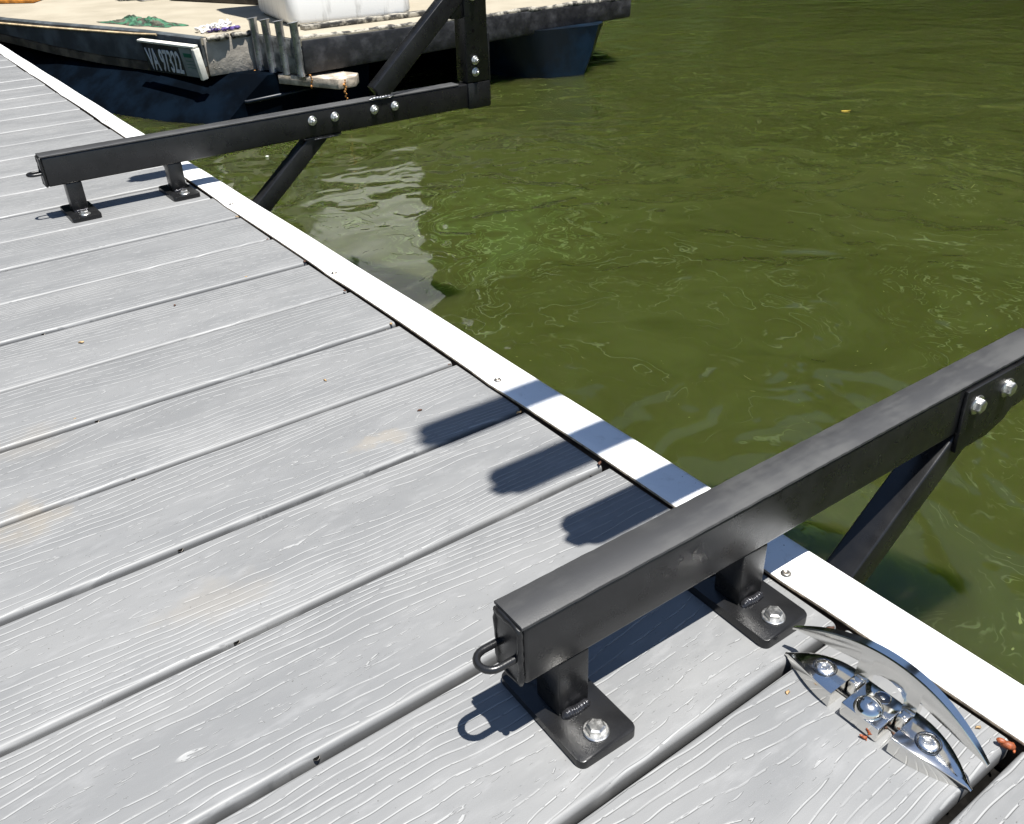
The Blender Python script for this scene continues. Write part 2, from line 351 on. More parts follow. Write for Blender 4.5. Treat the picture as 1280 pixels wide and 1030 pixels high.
# ================================================================== DOCK
PITCH = 0.1445
dock = tag(empty('dock', (0, 0, 0)), 'grey composite plank dock with white edge trim beside the green water', 'dock')
X_L = -2.4
def plank_mesh():
    bm = bmesh.new(); hw = (PITCH-0.0078)/2; r = 0.0050; r2 = 0.0035; n = 6; prof = []
    for k in range(n+1):
        a = math.pi/2*k/n; prof.append((-hw+r-r*math.cos(a), -r+r*math.sin(a)))
    for k in range(n, -1, -1):
        a = math.pi/2*k/n; prof.append((hw-r2+r2*math.cos(a), -r2+r2*math.sin(a)))
    # grooved sides and underside
    prof += [(hw, -0.016), (hw-0.003, -0.025), (-hw+0.003, -0.025), (-hw, -0.016)]
    prism(bm, prof, X_L, 0.0, 'x')
    bmesh.ops.recalc_face_normals(bm, faces=bm.faces)
    me = bpy.data.meshes.new('plank'); bm.to_mesh(me); bm.free(); me.materials.append(MAT['plank'])
    me.polygons.foreach_set('use_smooth', [True]*len(me.polygons)); me.set_sharp_from_angle(angle=0.7); return me
pm = plank_mesh()
def screw_hole_mesh():
    bm = bmesh.new()
    lathe(bm, [(0.0018, -0.0012), (0.0021, 0.0005), (0.0028, 0.0007), (0.0030, 0.0000), (0.0031, -0.0015)], 12)
    nf = len(bm.faces); lathe(bm, [(0.0022, 0.0007), (0, 0.0006)], 12)
    bm.faces.ensure_lookup_table()
    for f in bm.faces[nf:]: f.material_index = 1
    me = bpy.data.meshes.new('screw'); bm.to_mesh(me); bm.free(); me.materials.append(MAT['screw_steel']); me.materials.append(MAT['dark_gap'])
    me.polygons.foreach_set('use_smooth', [True]*len(me.polygons)); return me
sm = screw_hole_mesh()
random.seed(3)
for k in range(-12, 46):
    y = (k+0.5)*PITCH
    # planks lie a hair uneven
    pl = link('plank', pm, dock, (random.uniform(-0.0022, 0.0004), y, random.uniform(-0.0014, 0.0008)), (random.uniform(-0.006, 0.006), 0, random.uniform(-0.0006, 0.0006)))
    for xs in (-0.396, -0.80, -1.2, -1.6, -2.0):
        link('screw', sm, pl, (xs+random.uniform(-0.004, 0.004), -PITCH/2+0.0045, -0.0045), (math.radians(60), 0, 0))
    if k in (2, 5, 13): link('screw', sm, pl, (-0.0150, -PITCH/2+0.0055, -0.0045), (math.radians(55), 0, 0))

# edge trim: bent vinyl strip, slightly wavy, screwed down every three planks
SCR = [0.0648+0.4335*i for i in range(-4, 15)]
def trim():
    bm = bmesh.new(); ys = np.arange(-1.7, 6.5, 0.02); rows = []
    for y in ys:
        ph = ((y-0.0648) % 0.4335)/0.4335; dd = min(ph, 1-ph)
        xi = 0.0004-0.0020*math.exp(-(dd*0.4335/0.03)**2)*(1 if int((y-0.0648)//0.2168) % 1 == 0 else 0)+0.0006*math.sin(y*9)
        z = 0.0054+0.0006*math.sin(y*3.1)+0.0006*math.cos(2*math.pi*ph)*-1
        xo = 0.0560+0.0015*math.sin(y*2.3)-0.008*max(0, min(1, (y-1.6)/1.6))
        p = [(xi+0.0012, z-0.0036), (xi, z-0.0032), (xi, z-0.0006), (xi+0.0006, z)]
        for k in range(1, 4): p.append((xi+(xo-0.012-xi)*k/4, z+0.0004))
        for k in range(6): a = math.pi/2*k/5; p.append((xo-0.012+0.012*math.sin(a), z-0.012+0.012*math.cos(a)))
        p += [(xo, -0.075), (xo-0.003, -0.075), (xo-0.003, z-0.012), (xo-0.012, z-0.004)]
        rows.append([bm.verts.new((a, y, b)) for a, b in p])
    n = len(rows[0])
    for i, (A_, B_) in enumerate(zip(rows, rows[1:])):
        for k in range(n):
            f = bm.faces.new((A_[k], A_[(k+1) % n], B_[(k+1) % n], B_[k]))
            if k in (0, 1, n-1): f.material_index = 1
    bm.faces.new(rows[0]); bm.faces.new(rows[-1][::-1])
    return fin(bm, 'edge_trim', ['vinyl', 'trim_edge'], dock, ang=0.9)
tr = trim()
def pan_mesh():
    bm = bmesh.new(); lathe(bm, [(0.0048, 0), (0.0046, 0.0008), (0.0036, 0.0018), (0.0022, 0.0022), (0.0016, 0.0010), (0, 0.0008)], 14)
    me = bpy.data.meshes.new('trim_screw'); bmesh.ops.recalc_face_normals(bm, faces=bm.faces); bm.to_mesh(me); bm.free(); me.materials.append(MAT['screw_steel'])
    me.polygons.foreach_set('use_smooth', [True]*len(me.polygons)); return me
pmn = pan_mesh()
for i, y in enumerate(SCR):
    ph = 0
    z = 0.0054+0.0006*math.sin(y*3.1)-0.0006+0.0004
    link('screw', pmn, tr, (0.0105 if i % 2 else 0.0085, y, z))
# dark rim board; near-black sheet added to paint shade into the plank gaps
bm = bmesh.new(); box(bm, 0.002, 0.040, -1.7, 6.5, -0.20, -0.006); fin(bm, 'rim_board', 'joist_wood', dock, smooth=False)
bm = bmesh.new(); box(bm, -2.4, 0.0025, -1.7, 6.5, -0.060, -0.032); fin(bm, 'gap_shade_sheet', 'dark_gap', dock, smooth=False)
for y in (-1.2, 0.5, 2.2, 3.9, 5.6):
    bm = bmesh.new(); box(bm, -2.3, 0.0, y-0.45, y+0.45, WZ-0.15, -0.062, bev=0.03); fin(bm, 'float', 'rubber_black', dock)

# ================================================================== RACKS
def hexbolt(name, parent, M, r=0.0072, washer=0.0098, mat='zinc', nut=False):
    bm = bmesh.new()
    lathe(bm, [(0, 0), (washer, 0), (washer, 0.0012), (washer-0.0008, 0.0018), (r*0.9, 0.0018), (0, 0.0018)], 24)
    hx = [(r*math.cos(math.pi/3*k+0.3), r*math.sin(math.pi/3*k+0.3)) for k in range(6)]
    A_ = [bm.verts.new((x, y, 0.0018)) for x, y in hx]; B_ = [bm.verts.new((x, y, 0.0060)) for x, y in hx]; C_ = [bm.verts.new((x*0.78, y*0.78, 0.0070)) for x, y in hx]
    for k in range(6):
        j = (k+1) % 6; bm.faces.new((A_[k], A_[j], B_[j], B_[k])); bm.faces.new((B_[k], B_[j], C_[j], C_[k]))
    bm.faces.new(C_)
    if nut: lathe(bm, [(0.0036, 0.0065), (0.0036, 0.0115), (0.0028, 0.0125), (0, 0.0127)], 14)
    o = fin(bm, name, mat, parent, ang=0.5); o.matrix_local = M; return o
def weld(name, parent, p0, p1, r=0.0032, n=9, mat='weld'):
    # one continuous rippled bead, a little uneven, sunk into both pieces
    bm = bmesh.new(); p0 = Vector(p0); p1 = Vector(p1); m_ = n*6; L_ = (p1-p0).length; pts = []; rad = []; wob = random.uniform(0, 6)
    for i in range(m_+1):
        t_ = i/m_; end = min(1.0, 6*min(t_, 1-t_)+0.35)
        pts.append(p0.lerp(p1, t_)+Vector((0, 0.0005*math.sin(9*t_+wob), -0.0006+0.0003*math.sin(14*t_+wob*2))))
        rad.append(r*end*(0.84+0.10*abs(math.sin(math.pi*t_*n*0.55+wob))+0.08*math.sin(7*t_+wob)))
    tube(bm, pts, rad, 14)
    return fin(bm, name, mat, parent, ang=1.2)
def sq_bar(name, parent, p0, p1, wy, wn_, mat='black_paint', bev=0.0022):
    """square tube from p0 to p1 in the xz plane; wy width along y, wn_ width in plane"""
    p0 = Vector(p0); p1 = Vector(p1); d = p1-p0; L = d.length; ang = -math.atan2(d.z, d.x)
    bm = bmesh.new(); box(bm, 0, L, -wy/2, wy/2, -wn_/2, wn_/2, bev=bev, seg=3)
    return fin(bm, name, mat, parent, tuple(p0), (0, ang, 0))
def eye(name, parent, x, y, z):
    bm = bmesh.new(); r = 0.0098; L = 0.0150; pts = [(x+0.004, y-r, z), (x-L, y-r, z)]
    for k in range(1, 10):
        a = math.pi*k/10; pts.append((x-L-r*math.sin(a), y-r*math.cos(a), z))
    pts += [(x-L, y+r, z), (x+0.004, y+r, z)]
    tube(bm, pts, 0.0028, 12)
    return fin(bm, name, 'black_paint', parent, ang=1.0)
BX0, BY0, BW, ZT, ZB = -0.2732, 0.0643, 0.0309, 0.1155, 0.0592
YC = BY0+BW/2
def rotXneg(x, y, z):   # bolt facing -Y
    return Matrix.Translation((x, y, z)) @ Matrix.Rotation(math.radians(90), 4, 'X')
def make_rack(gusset_front):
    # local frame: origin on deck at beam's inner end
    root = empty('dock_rack')
    O = Vector((BX0, YC, 0))
    def L(x, y, z): return Vector((x, y, z))-O
    XE = 0.705
    bm = bmesh.new(); a = L(BX0, BY0, ZB); b = L(XE, BY0+BW, ZT-0.0028)
    box(bm, a.x+0.0015, b.x, a.y, b.y, a.z, b.z, bev=0.0035, seg=3); fin(bm, 'beam', 'black_paint', root)
    # strip along the top with slightly ragged edge
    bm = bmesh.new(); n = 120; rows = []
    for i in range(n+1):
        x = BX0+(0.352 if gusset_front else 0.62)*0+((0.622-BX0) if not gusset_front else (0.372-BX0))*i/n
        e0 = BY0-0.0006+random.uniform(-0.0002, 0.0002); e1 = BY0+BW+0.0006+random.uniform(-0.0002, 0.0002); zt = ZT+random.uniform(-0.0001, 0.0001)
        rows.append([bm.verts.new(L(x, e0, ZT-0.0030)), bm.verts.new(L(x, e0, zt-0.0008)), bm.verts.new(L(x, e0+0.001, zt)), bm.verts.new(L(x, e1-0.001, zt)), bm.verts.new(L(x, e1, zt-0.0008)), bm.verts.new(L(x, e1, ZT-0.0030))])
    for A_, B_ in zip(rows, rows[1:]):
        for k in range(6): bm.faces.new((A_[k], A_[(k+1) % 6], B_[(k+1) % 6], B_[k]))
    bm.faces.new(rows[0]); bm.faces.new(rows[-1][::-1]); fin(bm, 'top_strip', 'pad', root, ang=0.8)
    # welded end cap, a little bulged, with bead round it
    bm = bmesh.new(); a = L(BX0-0.0018, BY0+0.0012, ZB+0.0012); b = L(BX0+0.002, BY0+BW-0.0012, ZT-0.004)
    box(bm, a.x, b.x, a.y, b.y, a.z, b.z, bev=0.0012, seg=2); fin(bm, 'end_cap', 'black_paint', root)
    bm = bmesh.new()
    y0, y1, z0, z1 = BY0+0.002, BY0+BW-0.002, ZB+0.002, ZT-0.005
    path = [(y0, z0), (y0, z1), (y1, z1), (y1, z0), (y0, z0)]; pts = []
    for (ya, za), (yb, zb_) in zip(path, path[1:]):
        m_ = max(3, int(math.hypot(yb-ya, zb_-za)/0.004))
        for k in range(m_): pts.append(L(BX0-0.0004+random.uniform(-.0004, .0004), ya+(yb-ya)*k/m_+random.uniform(-.0003, .0003), za+(zb_-za)*k/m_))
    tube(bm, pts, [0.0024*random.uniform(0.8, 1.15) for _ in pts], 10, closed=True); fin(bm, 'weld_bead', 'black_paint', root, ang=1.3)
    e = L(BX0, YC, 0.0835); eye('eye_loop', root, e.x, e.y, e.z)
    for px in (-0.2554, -0.069):
        ftx = px+0.0260; pc = L(ftx, 0.0742, 0)
        bm = bmesh.new(); hx, hy, r = 0.0261, 0.0504, 0.006; pts = []
        for sx_, sy_, a0 in ((1, 1, 0), (-1, 1, 90), (-1, -1, 180), (1, -1, 270)):
            for k in range(6):
                a_ = math.radians(a0+18*k); pts.append((sx_*(hx-r)+r*math.cos(a_), sy_*(hy-r)+r*math.sin(a_)))
        prism(bm, pts, -0.0022, 0.0066)
        te = [e_ for e_ in bm.edges if all(v.co.z > 0.006 for v in e_.verts)]
        bmesh.ops.bevel(bm, geom=te, offset=0.0009, segments=2, affect='EDGES', profile=0.5)
        fp = fin(bm, 'foot_plate', 'black_paint', root, tuple(pc), ang=0.5)
        hexbolt('bolt', fp, Matrix.Translation((0.0000, -0.0345, 0.0066))); hexbolt('bolt', fp, Matrix.Translation((0.0000, 0.0385, 0.0066)))
        x0 = px+0.0125
        weld('weld_bead', fp, (x0-ftx+0.001, BY0-0.0742-0.0018, 0.0078), (x0-ftx+0.0268, BY0-0.0742-0.0018, 0.0078), 0.0043, 21)
        bm = bmesh.new(); a = L(x0, BY0+0.0008, 0.0064); b = L(x0+0.0276, BY0+0.0284, ZB+0.0005)
        box(bm, a.x, b.x, a.y, b.y, a.z, b.z, bev=0.0015, seg=2); fin(bm, 'leg', 'black_paint', root)
    # brace under the beam
    off = 0.0 if gusset_front else 0.006
    p0 = L(0.255, YC, 0.055) if gusset_front else L(0.278, YC+0.0036, 0.066); p1 = L(0.047, YC+off*0.6, -0.126)
    sq_bar('brace', root, p0, p1, 0.031, 0.034)
    bm = bmesh.new(); a = L(0.02, YC, 0); c_ = p1
    box(bm, c_.x-0.012, c_.x+0.004, -0.03, 0.03, c_.z-0.05, c_.z+0.03, bev=0.002); fin(bm, 'brace_foot', 'black_paint', root)
    if gusset_front:
        o = L(0, BY0, 0)
        poly = [(0.226, 0.109), (0.362, 0.109), (0.362, 0.060), (0.320, 0.0585), (0.310, 0.048), (0.282, 0.0395), (0.230, 0.0405)]
        bm = bmesh.new(); prism(bm, [(p[0]-O.x, p[1]) for p in poly], o.y-0.0042, o.y-0.0002, 'y')
        bmesh.ops.bevel(bm, geom=list(bm.edges), offset=0.0007, segments=2, affect='EDGES', profile=0.5)
        gp = fin(bm, 'gusset', 'black_paint', root, ang=0.5)
        for bx in (0.2460, 0.2970):
            q = L(bx, BY0-0.0042, 0.0890); hexbolt('bolt', gp, rotXneg(*q))
        ex = (0.412, 0.470)
    else:
        bm = bmesh.new(); a = L(0.235, BY0+0.001, ZB-0.0042); b = L(0.318, BY0+BW, ZB-0.0003)
        box(bm, a.x, b.x, a.y, b.y, a.z, b.z, bev=0.0006); fin(bm, 'flange', 'black_paint', root)
        weld('weld_bead', root, L(0.250, BY0+0.001, ZB-0.0045), L(0.312, BY0+0.001, ZB-0.0045), 0.0016, 16)
        ex = (0.2545, 0.3065, 0.4010, 0.4525)
    for bx in ex:
        q = L(bx, BY0-0.0001, 0.0935); hexbolt('bolt', root, rotXneg(*q), nut=True)
    # mast rising from the outer end, with adjusting holes
    my0, my1 = BY0-0.0030, BY0+BW+0.010
    HT = 1.78
    bm = bmesh.new(); a = L(0.6450, my0, ZT-0.0005); b = L(0.7050, my1, HT)
    box(bm, a.x, b.x, a.y, b.y, a.z, b.z, bev=0.0025, seg=2); mast = fin(bm, 'mast', 'black_paint', root)
    bm = bmesh.new(); a = L(0.6455, BY0-0.0045, ZB-0.003); b = L(0.7075, BY0+BW+0.004, ZT-0.0020)
    box(bm, a.x, b.x, a.y, b.y, a.z, b.z, bev=0.002); fin(bm, 'beam_socket', 'black_paint', root)
    bm = bmesh.new(); a = L(0.7055, BY0-0.002, ZT-0.004); b = L(0.7105, BY0+BW, 0.215)
    box(bm, a.x, b.x, a.y, b.y, a.z, b.z, bev=0.0008); fin(bm, 'mast_plate', 'black_paint', root)
    for z in (0.190, 0.2245):
        bm = bmesh.new(); q = L(0.666, my0-0.0003, z); lathe(bm, [(0.0036, 0.0002), (0.0036, 0.0004), (0, 0.0004)], 12, M=rotXneg(*q)); fin(bm, 'pin_hole', 'dark_gap', mast)
    for z in (0.150, 0.1225+0.002, 0.283):
        q = L(0.668, my0, z+0.012); hexbolt('bolt', mast, rotXneg(*q), nut=True)
    # diagonal from beam up to the mast
    p0 = L(0.4175, YC, ZT+0.006); p1 = L(0.640, YC, 0.308)
    dg = sq_bar('diagonal', root, p0, p1, 0.030, 0.040)
    # angled foot of the diagonal with bright bead
    weld('weld_bead', root, L(0.392, BY0-0.0005, ZT+0.001), L(0.452, BY0-0.0005, ZT+0.001), 0.0034, 15, 'zinc_weld')
    bm = bmesh.new(); a = L(0.614, BY0+0.002, 0.252); b = L(0.6455, BY0+BW, 0.345)
    box(bm, a.x, b.x, a.y, b.y, a.z, b.z, bev=0.002); fin(bm, 'mast_collar', 'black_paint', root)
    # upper tiers (above the picture; their arms throw the shadows on the planks)
    for z, tip in ((0.685, -0.042), (1.150, -0.018), (1.670, 0.006)):
        bm = bmesh.new(); a = L(tip, BY0-0.010, z-0.0585); b = L(0.644, BY0+BW, z)
        box(bm, a.x, b.x, a.y, b.y, a.z, b.z, bev=0.003); fin(bm, 'arm', 'black_paint', root)
        pl_ = [(0.010, -0.0098), (-0.002, -0.0094), (-0.006, -0.006), (-0.009, -0.003), (-0.018, -0.001), (-0.021, 0.003), (-0.017, 0.007), (-0.011, 0.009), (-0.012, 0.016), (-0.009, 0.024), (-0.001, 0.0300), (0.010, 0.0307)]
        bm = bmesh.new(); prism(bm, [(tip+p[0]-O.x, BY0+p[1]-O.y) for p in pl_], z-0.052, z-0.006); fin(bm, 'end_cap', 'black_paint', root, ang=0.6)
        sq_bar('diagonal', root, L(0.36, YC, z-0.058), L(0.640, YC, z-0.30), 0.028, 0.030)
    return root
basic('zinc_weld', (0.35, 0.35, 0.36), 0.25, 0.8, 0.3, 200, 0.0003, 500)
r1 = make_rack(True); r1.location = (BX0, YC, -0.0006); r1.rotation_euler = (0, -0.011, -0.0185)
tag(r1, 'black steel rack arm bolted down beside the chrome cleat, nearest', 'dock rack', 'black racks on the dock edge')
r2 = make_rack(False); r2.location = (BX0+0.0046, YC+1.4446, 0); r2.rotation_euler = (0, 0, 0.004)
tag(r2, 'black steel rack with upright mast and diagonal in front of the work boat', 'dock rack', 'black racks on the dock edge')

# ================================================================== CLEAT
def cleat():
    root = empty('folding_cleat', (-0.0593, -0.0685, 0))
    tag(root, 'polished chrome folding cleat raised on the plank by the white trim', 'cleat')
    O = Vector((-0.0593, -0.0685, 0))
    def cap(sgn):
        # sgn +1 toward +Y; local y from s
        bm = bmesh.new(); S0 = 0.0243; Lc = 0.0525; H = 0.0138; N_ = 18; hw0 = 0.0175
        rows = []
        for i in range(N_+1):
            s = i/N_; y = sgn*(S0+Lc*s); hw = max(0.0014, hw0*(1-s**1.9)); h = 0.0010+H*(1-s**2.6)*0.98
            cx = -0.0008+0.0*s
            prof = []
            b_ = min(0.0016, hw*0.45)
            prof += [(-hw, 0), (-hw, h-b_*1.0), (-hw+b_*0.3, h-b_*0.3), (-hw+b_, h)]
            prof += [(-hw*0.33+0, h+0.0002), (hw*0.33, h+0.0002)]
            prof += [(hw-b_, h), (hw-b_*0.3, h-b_*0.3), (hw, h-b_*1.0), (hw, 0)]
            rows.append([bm.verts.new((cx+x, y, z)) for x, z in prof])
        n = len(rows[0])
        for A_, B_ in zip(rows, rows[1:]):
            for k in range(n): bm.faces.new((A_[k], A_[(k+1) % n], B_[(k+1) % n], B_[k]))
        bm.faces.new(rows[0]); bm.faces.new(rows[-1][::-1])
        c_ = fin(bm, 'end_cap', 'chrome', root, ang=0.45)
        bm = bmesh.new(); z0 = 0.0150; yc_ = sgn*(S0+0.0180)
        lathe(bm, [(0.0078, 0.0000), (0.0074, 0.0006), (0.0062, 0.0014), (0.0030, 0.0021), (0.0024, 0.0019), (0.0022, 0.0007), (0, 0.0005)], 22, (-0.001, yc_, z0-0.0006))
        for k in range(5):
            a = 2*math.pi*k/5+0.4; blob(bm, Vector((-0.001+0.0037*math.cos(a), yc_+0.0037*math.sin(a), z0+0.0009)), 0.0009, 1)
        fin(bm, 'screw', 'screw_bright', c_, ang=0.8)
        bm = bmesh.new(); tube(bm, [(-0.001+0.0085*math.cos(a), yc_+0.0085*math.sin(a), z0-0.0003) for a in np.linspace(0, 2*math.pi, 28, endpoint=False)], 0.0005, 6, closed=True)
        fin(bm, 'screw_seat', 'grey_chrome', c_)
    cap(1); cap(-1)
    bm = bmesh.new(); box(bm, -0.0180, 0.0160, -0.0155, 0.0155, 0.0, 0.0136, bev=0.0012, seg=3); blk = fin(bm, 'centre_block', 'chrome', root, ang=0.4)
    bm = bmesh.new(); lathe(bm, [(0.0106, -0.001), (0.0104, 0.0015), (0.0094, 0.0040), (0.0075, 0.0062), (0.0045, 0.0078), (0, 0.0084)], 28, (-0.0078, 0.0, 0.0132)); fin(bm, 'button', 'chrome', blk, ang=1.0)
    bm = bmesh.new(); lathe(bm, [(0.0060, 0.0001), (0.0056, 0.0004), (0.0046, -0.0004), (0.0022, -0.0010)], 22, (0.0088, -0.0005, 0.0137))
    nf = len(bm.faces); lathe(bm, [(0.0052, 0.0003), (0, 0.0003)], 22, (0.0088, -0.0005, 0.0135)); bm.faces.ensure_lookup_table()
    for f in bm.faces[nf:]: f.material_index = 1
    lathe(bm, [(0.0019, 0.0005), (0.0012, 0.0008), (0, 0.0007)], 12, (0.0088, -0.0005, 0.0135))
    fin(bm, 'hole', ['chrome', 'grey_chrome'], blk, ang=0.9)
    bm = bmesh.new(); box(bm, -0.0010, 0.0120, -0.0280, 0.0280, 0.0002, 0.0014, bev=0.0004); fin(bm, 'base_plate', 'slot_dark', root)
    # raised horn: crescent slab on two legs
    bm = bmesh.new(); Rw = 0.0785; N_ = 40
    def zo(y): return 0.0235+0.0220*(1-(abs(y)/Rw)**2.0)
    def zi(y):
        a = abs(y)
        if a > 0.0245: 
            u = (a-0.0245)/(Rw-0.0245); return 0.0285*(1-u)+0.0228*u-0.001*math.sin(math.pi*u)
        if a > 0.0145: return 0.0065
        return 0.0195+0.0095*math.sqrt(max(0, 1-(a/0.0145)**2))
    ya = sorted(set(list(np.linspace(-Rw, Rw, N_))+[-0.0246, -0.0244, 0.0244, 0.0246, -0.0146, -0.0144, 0.0144, 0.0146]))
    rows = []
    def xm(y, z): return 0.0085+(z-0.0065)*0.16-0.006*(abs(y)/Rw)**2
    for y in ya:
        o, i_ = zo(y), zi(y); th = 0.0080*(1-0.6*(abs(y)/Rw)**3); i_ = min(i_, o-0.0022)
        x = xm(y, o); xb = xm(y, i_)
        b_ = min(0.0012, (o-i_)*0.3)
        rows.append([bm.verts.new(p) for p in ((xb, y, i_), (xm(y, o-b_), y, o-b_), (x+b_*0.5, y, o), (x+th-b_*0.3, y, o-0.0002), (x+th, y, o-b_*1.5), (xb+th, y, i_+0.0002))])
    for A_, B_ in zip(rows, rows[1:]):
        for k in range(6): bm.faces.new((A_[k], A_[(k+1) % 6], B_[(k+1) % 6], B_[k]))
    bm.faces.new(rows[0]); bm.faces.new(rows[-1][::-1])
    fin(bm, 'horn', 'chrome', root, ang=0.5)
    for s in (-1, 1):
        bm = bmesh.new(); box(bm, 0.0010, 0.0092, s*0.0199-0.0037, s*0.0199+0.0037, 0.0020, 0.0165, bev=0.0012); fin(bm, 'leg', 'chrome', root, ang=0.5)
basic('screw_bright', (0.88, 0.86, 0.82), 0.25, 1.0, 0.1, 200)
basic('grey_chrome', (0.16, 0.165, 0.18), 0.2, 1.0, 0.2, 100)
basic('slot_dark', (0.03, 0.03, 0.03), 0.5)
cleat()

# ================================================================== BOAT
ZD = -0.10
boat = tag(empty('work_boat', (1.2, 3.9, WZ)), 'weathered flat-decked work boat with blue hulls moored beyond the far rack', 'boat')
BO = Vector((1.2, 3.9, WZ))
def bfin(bm, name, mat, parent=boat, **k):
    if parent is boat: bmesh.ops.translate(bm, vec=-BO, verts=bm.verts)
    return fin(bm, name, mat, parent, **k)
OUT = [(0.905, 4.13), (1.150, 4.11), (1.235, 3.765), (3.26, 3.775), (3.40, 4.10), (3.42, 10.0), (0.14, 10.0), (0.14, 6.25), (0.33, 5.64), (0.483, 5.25), (0.636, 4.90), (0.756, 4.62)]
def inset(p, q, t_): return (p[0]+(q[0]-p[0])*t_, p[1]+(q[1]-p[1])*t_)
bm = bmesh.new(); prism(bm, OUT, ZD-0.03, ZD); bfin(bm, 'deck', 'boat_deck', smooth=False)
# side, walls and front fascia as solid strakes
def strake(name, p, q, zt0, zt1, zb0, zb1, th, mat, outward, proud=0.004, bev=0.004, parent=boat):
    """slab whose outer face runs from p to q (plan), standing proud"""
    bm = bmesh.new(); d = Vector((q[0]-p[0], q[1]-p[1], 0)).normalized(); n = Vector((d.y, -d.x, 0))*outward
    P, Q = Vector((p[0], p[1], 0)), Vector((q[0], q[1], 0)); vs = []
    for (B_, zt_, zb_) in ((P, zt0, zb0), (Q, zt1, zb1)):
        for o in (n*proud, -n*th):
            for z in (zb_, zt_): vs.append(bm.verts.new((B_.x+o.x, B_.y+o.y, z)))
    for f in ((0, 1, 3, 2), (4, 6, 7, 5), (0, 4, 5, 1), (2, 3, 7, 6), (0, 2, 6, 4), (1, 5, 7, 3)): bm.faces.new([vs[i] for i in f])
    if bev: bmesh.ops.bevel(bm, geom=list(bm.edges), offset=bev, segments=2, affect='EDGES', profile=0.5)
    return bfin(bm, name, mat, parent, ang=0.5)
side = [(0.14, 6.9), (0.14, 6.25), (0.33, 5.64), (0.483, 5.25), (0.636, 4.90), (0.756, 4.62), (0.905, 4.13)]
sb = [-0.20, -0.21, -0.223, -0.2545, -0.2765, -0.283, -0.268]
def ribbon(name, pts, ztop, zbot, th, mat, proud):
    bm = bmesh.new(); rows = []
    for i, p in enumerate(pts):
        a = Vector(pts[max(0, i-1)]); b = Vector(pts[min(len(pts)-1, i+1)]); d = (b-a).normalized(); n = Vector((-d.y, d.x))*-1
        n = Vector((d.y, -d.x)); P = Vector(p)
        o = P+n*proud; q = P-n*th
        rows.append([bm.verts.new((*o, zbot[i])), bm.verts.new((*o, ztop[i]-0.006)), bm.verts.new((*(o-n*0.006), ztop[i])), bm.verts.new((*q, ztop[i])), bm.verts.new((*q, zbot[i]))])
    for A_, B_ in zip(rows, rows[1:]):
        for k in range(5): bm.faces.new((A_[k], A_[(k+1) % 5], B_[(k+1) % 5], B_[k]))
    bm.faces.new(rows[0]); bm.faces.new(rows[-1][::-1]); return bfin(bm, name, mat, ang=0.5)
mid = [z+0.045 for z in sb]
# n points to the dock side (-X): direction of travel is toward -Y so (d.y,-d.x) = (-,0)
ribbon('side_panel', side, [ZD+0.003]*7, mid, 0.03, 'boat_grey', 0.006)
ribbon('lower_strake', side, [m-0.002 for m in mid], sb, 0.03, 'boat_brown', 0.003)
bm = bmesh.new(); tube(bm, [(p[0]-0.012, p[1], ZD-0.012-0.014*(1-i/6)) for i, p in enumerate(side[:-1])]+[(0.80, 4.45, ZD-0.006)], 0.0055, 8); bfin(bm, 'rub_rail', 'tan_rubrail', ang=1.2)
strake('bow_wall', (0.915, 4.125), (1.150, 4.105), ZD-0.002, ZD-0.002, -0.268, -0.262, 0.03, 'tan_wall', 1)
bm = bmesh.new()
for _ in range(26):
    blob(bm, Vector((random.uniform(0.94, 1.12), 4.118, random.uniform(-0.25, -0.16))), random.uniform(0.002, 0.0045), 1, (1, 0.6, 1))
bfin(bm, 'paint_blisters', 'tan_wall')
bm = bmesh.new()
for x0, x1 in ((0.925, 1.03), (1.045, 1.145)):
    pts = [(x0+(x1-x0)*i/8, 4.112-random.uniform(0, 0.006), ZD-0.002+random.uniform(-0.003, 0.004)) for i in range(9)]; tube(bm, pts, [0.014*random.uniform(0.7, 1.1) for _ in pts], 8)
bfin(bm, 'edge_roll', 'dirty_lip', ang=1.2)
strake('slant_wall', (1.152, 4.10), (1.235, 3.768), ZD-0.004, ZD-0.004, -0.262, -0.255, 0.02, 'grey_plate', 1)
strake('front_fascia', (1.237, 3.765), (3.26, 3.775), ZD-0.006, ZD-0.006, -0.252, -0.206, 0.05, 'rubber_black', 1, proud=0.006, bev=0.008)
bm = bmesh.new(); pts = [(1.235+2.03*i/90, 3.781+0.002*math.sin(i*0.5)+random.uniform(-0.001, 0.001), ZD-0.004+0.003*math.sin(i*0.37)+random.uniform(-0.002, 0.002)) for i in range(91)]
tube(bm, pts, [0.014*random.uniform(0.85, 1.08) for _ in pts], 8); bfin(bm, 'front_lip', 'dirty_lip', ang=1.2)
strake('stern_side', (3.262, 3.78), (3.40, 4.12), ZD-0.006, ZD-0.006, -0.206, -0.2, 0.04, 'rubber_black', 1)
